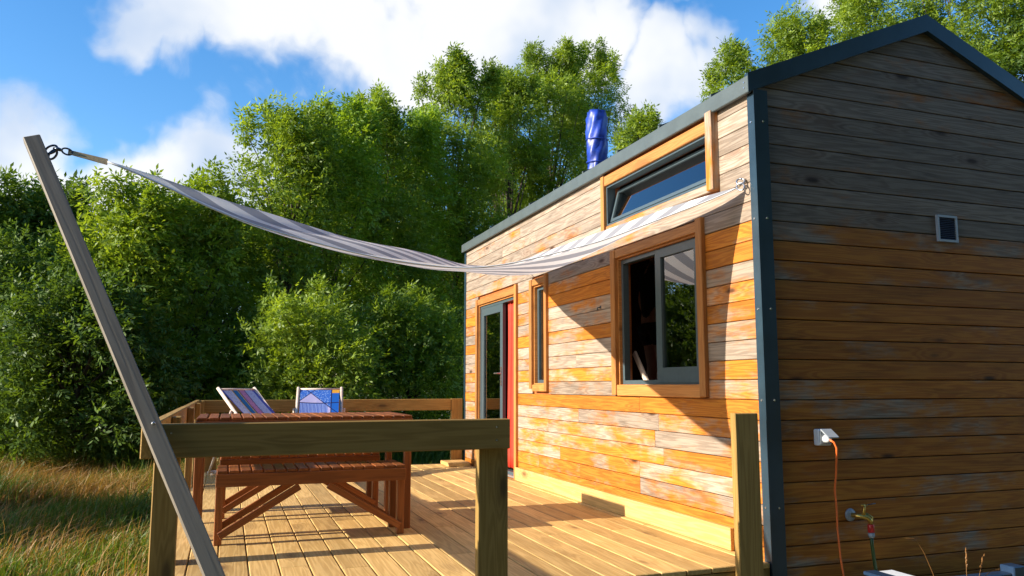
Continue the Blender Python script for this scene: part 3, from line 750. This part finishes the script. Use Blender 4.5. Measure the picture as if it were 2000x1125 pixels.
# ------------------------------------------------------------------ deckchairs
def deckchair(label, x, y, face, cloth):
    """local u = facing direction, w = across; face = heading of u in world degrees"""
    t = thing('deckchair', label, 'deckchair', (x, y, 0), 'deckchairs at the far end of the deck')
    u = Vector((math.cos(R(face)), math.sin(R(face)), 0)); w_ = Vector((-u.y, u.x, 0)); o = Vector((x, y, 0)); hw = .235
    P = lambda a, b, z: o + u*a + w_*b + Vector((0, 0, z))
    for s in (-1, 1):
        tube('back_rail', t, M['pale'], [P(-.42, s*hw, .905), P(.30, s*hw, .26), P(.56, s*hw, .028)], .017, 10)
        tube('seat_rail', t, M['pale'], [P(.52, s*(hw-.035), .36), P(-.50, s*(hw-.035), .03)], .015, 10)
        tube('prop', t, M['pale'], [P(-.17, s*(hw+.03), .68), P(-.47, s*(hw+.03), .035)], .012, 8)
    for a, z, h in ((-.405, .888, hw-.018), (.52, .36, hw-.05), (.56, .03, hw-.018), (-.49, .032, hw-.05), (-.47, .06, hw+.03)):
        tube('crossbar', t, M['pale'], [P(a, -h, z), P(a, h, z)], .013, 8)
    V, Fc, uvs = [], [], []; NU, NV = 10, 30; hw2 = hw-.022
    for j in range(NV+1):
        f = j/NV; a = -.405 + f*.925; z = .888 + (.36-.888)*f - .11*4*f*(1-f)*(.25+.75*f)
        for i in range(NU+1):
            q = i/NU; ed = abs(2*q-1)
            V.append(P(a, (2*q-1)*hw2*(1-.04*math.sin(f*math.pi)), z + .014*ed*ed*math.sin(f*math.pi))); uvs.append((q, f*1.15))
    for j in range(NV):
        for i in range(NU): a = j*(NU+1)+i; Fc.append((a, a+1, a+NU+2, a+NU+1))
    me = meshdata('sling', V, Fc, cloth, True); ul = me.uv_layers.new(name='UVMap')
    for lp_ in me.loops: ul.data[lp_.index].uv = uvs[lp_.vertex_index]
    link('sling', me, None, t)
deckchair('pale deckchair with blue, pink and white striped floral sling, left one', .37, 8.42, -50, M['chair0'])
deckchair('pale deckchair with blue patchwork sling of triangles, right one', .94, 8.62, -97, M['chair1'])

# ------------------------------------------------------------------ shade sail
def resample(pts, n):
    d = [0]
    for a, b in zip(pts[:-1], pts[1:]): d.append(d[-1] + (b-a).length)
    out = []
    for k in range(n+1):
        s = d[-1]*k/n
        i = max(0, min(len(pts)-2, next((j-1 for j in range(1, len(d)) if d[j] >= s-1e-9), len(pts)-2)))
        f = (s-d[i])/max(1e-9, d[i+1]-d[i]); out.append(pts[i].lerp(pts[i+1], f))
    for _ in range(3): out = [out[0]] + [(out[i-1]+out[i]*2+out[i+1])/4 for i in range(1, len(out)-1)] + [out[-1]]
    return out
def sail():
    t = thing('shade_sail', 'grey and white striped shade sail strung between house wall and leaning pole', 'shade sail', (1.0, 4.5, 1.55))
    Rp = Vector((2.715, 3.66, 2.06)); Cp = Vector((2.50, 6.955, 2.07)); Pp = at_y(210, 316, 3.84)
    def yA(x): f = max(0, min(1, (2.715-x)/(2.715-Pp.x))); return 3.66 + (Pp.y-3.66)*f + .22*4*f*(1-f)*(1.35-.7*f)
    def hit(px, py, gy):
        d = ray(px, py); lo, hi = .0005, .006
        for _ in range(60):
            mi = (lo+hi)/2; q = EYEP + d*mi
            if q.y < gy(q.x): lo = mi
            else: hi = mi
        return EYEP + d*lo
    A = [Rp] + [hit(px, py, yA) for px, py in ((1400, 386), (1310, 420), (1228, 451), (1178, 470), (1118, 486), (1060, 501), (1008, 513), (960, 521), (900, 525), (800, 514), (700, 496), (600, 470), (500, 441), (420, 411), (330, 367), (260, 335))] + [Pp]
    def yB(x): f = max(0, min(1, (Cp.x-x)/(Cp.x-Pp.x))); return Cp.y + (Pp.y-Cp.y)*f
    B = [Cp] + [hit(px, py, yB) for px, py in ((960, 519), (900, 515), (800, 490), (700, 466), (575, 432), (450, 397), (330, 352), (260, 328))] + [Pp + Vector((0, .01, .006))]
    N = 60; A = resample(A, N); B = resample(B, N); NU = 26
    W = resample([Rp] + [at_x(px, py, XW-dx) for px, py, dx in ((1428, 368, .10), (1330, 397, .17), (1250, 425, .21), (1180, 450, .23), (1100, 479, .24), (1040, 500, .25))] + [Cp], NU)
    V, Fc, uvs = [], [], []
    for i in range(N+1):
        s = i/N
        for j in range(NU+1):
            u = j/NU
            p = A[i].lerp(B[i], u); lin = Rp.lerp(Cp, u)
            p = p + (W[j]-lin)*(1-s)**2
            zb = (u**1.3 - u)*(B[i].z - A[i].z)*min(1, s*4) - .30*4*u*(1-u)*min(1, s*5)*max(0, 1-s/.58)**1.4
            p.z += zb + .012*math.sin(u*9+s*14)*math.sin(s*math.pi)
            V.append(p); uvs.append((p.x, p.y))
    for i in range(N):
        for j in range(NU): a = i*(NU+1)+j; Fc.append((a, a+1, a+NU+2, a+NU+1))
    me = meshdata('cloth', V, Fc, M['sail'], True); ul = me.uv_layers.new(name='UVMap')
    for lp_ in me.loops: ul.data[lp_.index].uv = uvs[lp_.vertex_index]
    o = link('cloth', me, None, t)
    link('hem', meshdata('hem', *tube_geo([v + Vector((0, 0, 0)) for v in A], .004, 6), M['whitep'], True), None, t)
    # webbing strap and fittings at the pole
    ring_c = at_y(133, 296, 3.85)
    rr = Vector(Pp) - ring_c
    ex = rr.normalized(); ey = Vector((0, 0, 1)); 
    V, Fc = [], []
    for k in range(9):
        f = k/8; c = ring_c.lerp(Pp, f); hwid = .010 + .004*f; V += [c + Vector((0, .004, hwid)), c + Vector((0, -.004, -hwid))]
    Fc = [(2*k, 2*k+1, 2*k+3, 2*k+2) for k in range(8)]
    so = link('corner_strap', meshdata('corner_strap', V, Fc, M['strap']), None, t); so.modifiers.new('s', 'SOLIDIFY').thickness = .005
    wall = Vector((XW-.06, 3.655, 2.075)); tube('corner_strap', t, M['strap'], [Rp, wall], .006, 6)
    far = thing('wall_rope', 'short cord tying the far sail corner to the house wall', 'rope', (XW-.02, 7.2, 2.10))
    tube('cord', far, M['strap'], [Cp + Vector((.003, .003, 0)), Vector((XW-.022, 7.20, 2.10))], .004, 6)
    cb = thing('carabiner', 'steel snap hooks joining the sail corner to the leaning pole', 'snap hook', tuple(ring_c))
    pe = at_y(96, 292, 3.86); mid = at_y(113, 291, 3.85)
    tube('eye', cb, M['hook'], torus_pts(at_y(100, 292, 3.86), (.8, 0, .6), (-.5, .3, .7), .026, .020), .005, 8)
    tube('swivel', cb, M['hook'], [at_y(105, 290, 3.86), mid, at_y(122, 294, 3.85)], [.006, .009, .006], 8)
    tube('snap_ring', cb, M['hook'], torus_pts(at_y(131, 296, 3.85), (.95, 0, -.2), (0, 0, 1), .022, .014), .004, 8)
    tube('eye', cb, M['hook'], torus_pts(at_y(103, 302, 3.86), (.5, 0, .85), (.8, .2, -.5), .024, .013), .005, 8)
    cw = thing('carabiner', 'steel snap hook joining the sail corner to the house wall by the corner trim', 'snap hook', (XW-.06, 3.655, 2.07))
    tube('snap_ring', cw, M['screw'], torus_pts((XW-.062, 3.648, 2.058), (0, .7, .7), (.5, -.5, .5), .032, .024), .0045, 8)
sail()

# ------------------------------------------------------------------ cable, hose, dry stalks
ec = thing('extension_cable', 'orange cable hanging from the white wall socket', 'cable', (3.2, 3.5, GZ))
tube('cord', ec, M['cable'], [(3.125, 3.50, .634), (3.14, 3.485, .622), (3.153, 3.48, .59), (3.166, 3.50, .52), (3.175, 3.52, .44), (3.172, 3.53, .36), (3.182, 3.535, .25), (3.181, 3.535, .15), (3.187, 3.53, .0), (3.20, 3.50, -.25), (3.24, 3.42, -.40), (3.1, 3.3, -.405)], .0055, 8)
gp = thing('garden_hose', 'dark green hose hanging from the brass tap', 'hose', (3.4, 3.5, GZ))
tube('hose_pipe', gp, M['hose'], [(3.380, 3.50, .10), (3.381, 3.50, .06), (3.39, 3.50, -.02), (3.405, 3.50, -.12), (3.425, 3.50, -.25), (3.47, 3.49, -.40)], .0095, 10)
def stalk(pts, label, ears):
    t = thing('grass_stalk', label, 'grass', tuple(pts[0]), 'dry grass stalks in front of the gable')
    tube('stem', t, M['hay'], pts, .0016, 5)
    parts = []
    tip, prev = Vector(pts[-1]), Vector(pts[-2]); d = (tip-prev).normalized()
    for k in range(ears):
        c = tip - d*(k*.0075); off = Vector((random.uniform(-1, 1), random.uniform(-1, 1), random.uniform(-.3, .5)))*.005
        parts.append(tube_geo([c, c+off*.8+d*.006, c+off+d*.017], [.001, .0035, .0006], 5))
    V, Fc = join_geo(parts); link('seed_head', meshdata('seed_head', V, Fc, M['hay']), None, t)
q = lambda x, y: at_y(x, y, 3.12)
stalk([q(1835, 1250), q(1823, 1122), q(1805, 1080), q(1793, 1060), q(1783, 1053), q(1775, 1052)], 'tall thin dry grass stalk bending left under the tap', 6)
stalk([q(1890, 1250), q(1888, 1124), q(1886, 1076)], 'dry grass stalk with upright seed head in front of the gable', 12)
stalk([q(1905, 1250), q(1913, 1124), q(1920, 1088)], 'dry grass stalk leaning right beside the upright seed head', 9)
stalk([q(1925, 1250), q(1925, 1124), q(1935, 1116), q(1950, 1113)], 'short dry grass blade bent to the right near the bottom edge', 4)

# ------------------------------------------------------------------ trees
def cloud_mesh(name, quads, tint, mat, parent, wm=None):
    """quads: (n,4,3) array -> one mesh with a per-face tint"""
    n = len(quads); me = bpy.data.meshes.new(name)
    me.vertices.add(n*4); me.vertices.foreach_set('co', quads.reshape(-1).astype(np.float32))
    me.loops.add(n*4); me.loops.foreach_set('vertex_index', np.arange(n*4, dtype=np.int32))
    me.polygons.add(n); me.polygons.foreach_set('loop_start', np.arange(0, n*4, 4, dtype=np.int32)); me.polygons.foreach_set('loop_total', np.full(n, 4, np.int32))
    a = me.attributes.new('tint', 'FLOAT', 'FACE'); a.data.foreach_set('value', tint.astype(np.float32))
    me.materials.append(mat); me.update()
    return link(name, me, wm, parent)
def unit(a): return a/np.maximum(1e-9, np.linalg.norm(a, axis=-1, keepdims=True))
WIND = np.array([.75, -.25, .0])
def leaves(centres, radii, per, size, up=.35):
    """compound leaves: each spray has a rachis with paired leaflets"""
    n = len(centres)*per
    c = np.repeat(centres, per, 0); r = np.repeat(radii, per, 0)
    d = unit(rng.normal(size=(n, 3))); rad = rng.random(n)**.36
    pos = c + d*r*rad[:, None]
    ax = unit(d*.7 + rng.normal(size=(n, 3))*.6 + WIND*.75 + np.array([0, 0, up-.35]))
    side = unit(np.cross(ax, rng.normal(size=(n, 3))*.55 + np.array([0, 0, 1.])))
    nor = np.cross(ax, side)
    L = size*(.7+.6*rng.random(n))
    K = 5; quads = []
    for k in range(K):
        if k == K-1: base = pos + ax*(L*.95)[:, None]; ld = ax
        else:
            s = 1 if k % 2 else -1; base = pos + ax*(L*(.25+.3*(k//2)))[:, None]; ld = unit(side*s + ax*.75 + nor*rng.normal(size=(n, 1))*.25 - np.array([0, 0, .25]))
        wd = unit(np.cross(ld, nor) + rng.normal(size=(n, 3))*.35)
        l = (L*.62)[:, None]; w = l*.19
        quads.append(np.stack([base, base+ld*l*.45+wd*w, base+ld*l, base+ld*l*.45-wd*w], 1))
    tint = np.clip(np.repeat(rng.random(len(centres)), per)*.5 + rng.random(n)*.5, 0, 1)
    return np.concatenate(quads), np.tile(tint, K)
def tree(name, label, x, y, top, rx, ry, z0, mat, nclump, per, size, cat='tree', group=None, plume=1.0, trunk=True):
    t = thing(name, label, cat, (x, y, gh(x, y)), group)
    H = top - z0; C = []; Rd = []; nclump = int(nclump*max(1, min(2.0, H*rx*ry/6.5))) if y > 0 else nclump
    while len(C) < nclump:
        f = rng.random()**.8; an = rng.random()*2*math.pi
        # crown outline: full low down, rounded and ragged on top
        env = (min(1, .55 + f*1.6) if f < .35 else 1.0)*math.sqrt(max(.03, 1-max(0, (f-.5)/.5)**3.2))
        env *= .82 + .28*math.sin(an*3 + x) * math.sin(f*9 + y)
        rr = env*rng.random()**.38
        C.append((x + rx*rr*math.cos(an), y + ry*rr*math.sin(an), z0 + H*f*(.98 if rr < .5 else .95))); s = .8 + .5*rng.random()
        Rd.append((.46*s, .46*s, .54*s*plume))
    # ragged leading shoots
    for _ in range(max(6, nclump//10)):
        an = rng.random()*2*math.pi; rr = rng.random()**.6*.75
        C.append((x+rx*rr*math.cos(an), y+ry*rr*math.sin(an), top - .10 - .45*rr*rr*H*.25 + rng.random()*.45)); Rd.append((.15, .15, .38))
    C = np.array(C); Rd = np.array(Rd)*max(.86, (size/.20)**.3)
    q, ti = leaves(C, Rd, per, size)
    cloud_mesh('crown', q, ti, mat, t)
    if trunk:
        parts = []; b = Vector((x, y, gh(x, y)-.05)); tops = Vector((x+.15*random.uniform(-1, 1), y, z0+H*.72)); nseg = 7
        tr = [b.lerp(tops, k/nseg) + Vector((random.uniform(-.08, .08), random.uniform(-.08, .08), 0))*(k > 0) for k in range(nseg+1)]
        r0 = .045 + .009*H
        parts.append(tube_geo(tr, [r0*(1-.8*k/nseg) for k in range(nseg+1)], 8))
        pick = rng.choice(len(C), size=min(len(C), 24), replace=False)
        for i in pick:
            e = Vector(C[i]); hz_ = max(.12, min(.95, ((e.z-b.z)/(tops.z-b.z))*.62)); k = int(hz_*nseg); s0 = tr[k].lerp(tr[min(k+1, nseg)], hz_*nseg-k)
            mid_ = s0.lerp(e, .5) + Vector((random.uniform(-.12, .12), random.uniform(-.12, .12), .12))
            parts.append(tube_geo([s0, s0.lerp(mid_, .55), mid_, e], [r0*.38, r0*.28, r0*.18, .006], 5))
        V, Fc = join_geo(parts); link('trunk', meshdata('trunk', V, Fc, M['bark'], True), None, t)
    return t
def T(px, py, Y, **k):
    p = at_y(px, py, Y); return p.x, Y, p.z
GT = 'trees along the meadow edge'
def put_tree(px, py, Y, wpx, label, mat='leaf', ncl=95, per=62, size=.17, z0=.5, ry=None, name='leafy_tree', cat='tree', group=GT, **kw):
    x, y, z = T(px, py, Y); z -= .55 if name != 'shrub' else .2; rx = wpx/F_PX*Y*(1.42 if px < 1300 else 1.3)
    tree(name, label, x, y, z, rx, ry or max(.9, min(rx, 1.7)), z0, M[mat], ncl, per, size, cat, group, **kw)
for px_, py_, Y_, w_, mt_, nc_, z_, lb_ in (
    (95, 350, 18, 110, 'leafd', 85, .3, 'dark tree at the far left behind the leaning pole'),
    (270, 345, 13.4, 85, 'leaf', 80, .9, 'green tree just right of the leaning pole, under the white cloud'),
    (395, 335, 14.2, 80, 'leaf', 80, .9, 'round topped green tree left of the deckchairs, behind the sail'),
    (565, 185, 15.2, 80, 'leaf', 95, .9, 'tall tree with ragged top above the two deckchairs, leftmost of the high row'),
    (655, 178, 16.4, 72, 'leafb', 85, .9, 'tall pale green tree, second from the left of the high row'),
    (745, 176, 17.6, 76, 'leaf', 85, .9, 'tall tree, third from the left of the high row'),
    (815, 200, 18.8, 66, 'leafb', 75, .9, 'lower treetop just left of the two highest crowns'),
    (895, 108, 19.8, 82, 'leaf', 82, 2.4, 'tall round crown, left one of the highest crowns'),
    (990, 125, 21.2, 72, 'leaf', 70, 2.4, 'treetop in the dip between the highest crowns'),
    (1070, 82, 22.4, 82, 'leaf', 82, 2.4, 'highest tree, top nearest the middle of the picture'),
    (1160, 88, 23.6, 70, 'leaf', 74, 2.4, 'tall tree directly above the blue wrapped chimney'),
    (1245, 205, 17, 40, 'leaf', 38, 2.5, 'small treetop right of the blue wrapped chimney'),
    (1430, 80, 16, 66, 'leaf', 62, 3.0, 'thin treetop rising behind the middle of the eave'),
    (1545, 5, 15, 76, 'leaf', 72, 4.5, 'treetop behind the left slope of the gable'),
    (1680, -65, 15, 100, 'leaf', 72, 5.0, 'leafy tree behind the left slope just before the ridge'),
    (1850, -150, 14, 130, 'leaf', 95, 5.0, 'big tree at the right behind the roof ridge'),
    (2010, -140, 13, 120, 'leafd', 62, 5.0, 'dark tree cut by the right edge behind the roof'),
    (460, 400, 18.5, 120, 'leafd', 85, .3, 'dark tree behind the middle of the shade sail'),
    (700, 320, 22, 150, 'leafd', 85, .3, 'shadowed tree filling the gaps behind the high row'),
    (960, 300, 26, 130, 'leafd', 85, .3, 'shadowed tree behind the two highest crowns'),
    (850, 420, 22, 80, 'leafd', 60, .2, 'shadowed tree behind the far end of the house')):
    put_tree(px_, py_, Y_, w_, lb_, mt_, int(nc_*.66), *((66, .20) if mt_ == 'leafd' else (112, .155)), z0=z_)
GS = 'shrubs under the trees'
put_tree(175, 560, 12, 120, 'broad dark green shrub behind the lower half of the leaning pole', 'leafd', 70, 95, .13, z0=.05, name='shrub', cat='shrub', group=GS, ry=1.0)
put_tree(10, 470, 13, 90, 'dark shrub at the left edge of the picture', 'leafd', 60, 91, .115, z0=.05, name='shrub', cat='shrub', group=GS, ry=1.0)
put_tree(600, 590, 11.8, 95, 'bright green shrub right behind the two deckchairs', 'leaf', 62, 98, .115, z0=.1, name='shrub', cat='shrub', group=GS, ry=1.0)
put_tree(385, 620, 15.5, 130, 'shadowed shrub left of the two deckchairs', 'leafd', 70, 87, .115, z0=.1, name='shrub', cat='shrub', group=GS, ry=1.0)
put_tree(800, 600, 13.0, 105, 'green shrub behind the far railing beside the house', 'leaf', 70, 95, .115, z0=.25, name='shrub', cat='shrub', group=GS, ry=1.0)
put_tree(930, 600, 16, 70, 'shrub at the far corner of the house', 'leaf', 50, 87, .115, z0=.1, name='shrub', cat='shrub', group=GS, ry=1.0)
for x, y, h, lb_ in ((-8, -6, 9, 'leftmost'), (-3.5, -7, 10, 'second from the left'), (1, -6.5, 10, 'middle'), (5.5, -7, 10.5, 'second from the right'), (10, -5, 10, 'rightmost')):
    tree('leafy_tree', lb_ + ' of the unseen trees added behind the viewpoint to darken the gable', x, y, h, 3.0, 1.8, .0, M['leafd'], 150, 22, .7, 'tree', 'trees behind the viewpoint')  # unseen trees, added to block sky light and keep the gable dark
# trees outside the frame: two added to shade the left, one shadowing the grass
tree('leafy_tree', 'tall unseen tree added left of the picture to shade the left shrubs', -9.0, 13.9, 5.0, 1.9, 1.1, .1, M['leafd'], 80, 30, .3, 'tree', GT)
tree('leafy_tree', 'tall unseen tree added left of the picture to shade the far left tree', -10.0, 16.2, 6.8, 2.0, 1.6, .1, M['leafd'], 80, 30, .3, 'tree', GT)
tree('leafy_tree', 'tree left of the picture that shades the grass', -8.6, 8.9, 3.1, 1.5, 1.35, .1, M['leaf'], 70, 44, .2, 'tree', GT)

# ------------------------------------------------------------------ grass
def blades(name, label, n, region, hfun, mat, lean, width):
    xs, ys = region(n); ok = ~((xs > -.33) & (ys < 9.42) & (ys > 3.4)); xs, ys = xs[ok], ys[ok]; n = len(xs)
    z = GZ + .05*np.sin(xs*.7+1.3)*np.cos(ys*.55) + .03*np.sin(xs*1.9+ys*1.3) - .01
    h = hfun(xs, ys, n); keep = h > .02; xs, ys, z, h = xs[keep], ys[keep], z[keep], h[keep]; n = len(xs)
    base = np.stack([xs, ys, z], 1); an = rng.random(n)*2*np.pi
    w = np.stack([np.cos(an), np.sin(an), np.zeros(n)], 1)*(width*(.6+.8*rng.random(n)))[:, None]
    ln = rng.normal(size=(n, 3))*.45 + np.array(lean); ln[:, 2] = 0
    up = np.stack([np.zeros(n), np.zeros(n), h], 1)
    m1 = base + up*.55 + ln*h[:, None]*.30; tip = base + up*(1-.25*np.minimum(1, np.abs(ln).sum(1)))[:, None] + ln*h[:, None]*.95
    q1 = np.stack([base-w, base+w, m1+w*.8, m1-w*.8], 1); q2 = np.stack([m1-w*.8, m1+w*.8, tip+w*.12, tip-w*.12], 1)
    ti = np.clip(.25 + .5*rng.random(n) + .25*np.sin(xs*2.1)*np.sin(ys*1.7), 0, 1)
    o = cloud_mesh(name, np.concatenate([q1, q2]), np.concatenate([ti, ti]), M[mat], None)
    o['kind'] = 'stuff'; o['label'] = label; o['category'] = 'grass'
def reg_left(n):
    y = 5.2 + 13*rng.random(n)**1.25; x = -.24*y - .9 + (.24*y + .9 + .9)*rng.random(n); return x, y
def reg_far(n): y = 9.4 + 7*rng.random(n); x = -1 + 7*rng.random(n); return x, y
def reg_tall(n):
    y = 9.8 + 4.6*rng.random(n); x = -4.5 + 5.6*rng.random(n); return x, y
def reg_fringe(n): y = 11.6 + 3.2*rng.random(n); x = -4.5 + 9*rng.random(n); return x, y
def reg_gable(n): y = 2.6 + .9*rng.random(n); x = 2.9 + 2.5*rng.random(n); return x, y
def patch(x, y, a=0.0): return .5 + .25*np.sin(x*2.3+y*1.1+a) + .25*np.sin(y*2.9-x*1.4+2*a)
blades('meadow_grass', 'green meadow grass left of the deck', 54000, reg_left, lambda x, y, n: (.06 + .20*rng.random(n)**1.6)*(.35+1.2*patch(x, y)), 'grass', (.22, 0, 0), .0045)
blades('short_dry_grass', 'flattened dry grass left of the deck', 24000, reg_left, lambda x, y, n: np.where(patch(x, y, 2.4) + .30*rng.normal(size=n) > .52, .08+.22*rng.random(n)**1.5, 0), 'hay', (.6, .1, 0), .003)
blades('tall_dry_grass', 'tall brown seeding grass in the sunlit band by the trees', 40000, reg_tall, lambda x, y, n: (.22 + .36*rng.random(n))*np.clip(1.5-np.abs(y-11.4)/1.6, 0, 1)*(.6+.6*patch(x, y, 1.)), 'hay', (.5, 0, 0), .0032)
blades('tall_mixed_grass', 'tall green grass growing through the brown seeding grass', 22000, reg_tall, lambda x, y, n: (.18 + .34*rng.random(n))*(.4+.9*patch(x, y, 3.)), 'grass', (.4, 0, 0), .004)
blades('tall_green_grass', 'tall green grass along the foot of the shrubs', 20000, reg_fringe, lambda x, y, n: (.30 + .55*rng.random(n))*(.6+.6*patch(x, y, 4.)), 'grass', (.35, 0, 0), .006)
blades('far_grass', 'sunlit grass beyond the far railing', 11000, reg_far, lambda x, y, n: .15 + .25*rng.random(n), 'grass', (.25, 0, 0), .006)
blades('gable_grass', 'grass on the ground below the gable wall', 2500, reg_gable, lambda x, y, n: .05+.10*rng.random(n), 'grass', (.1, 0, 0), .004)
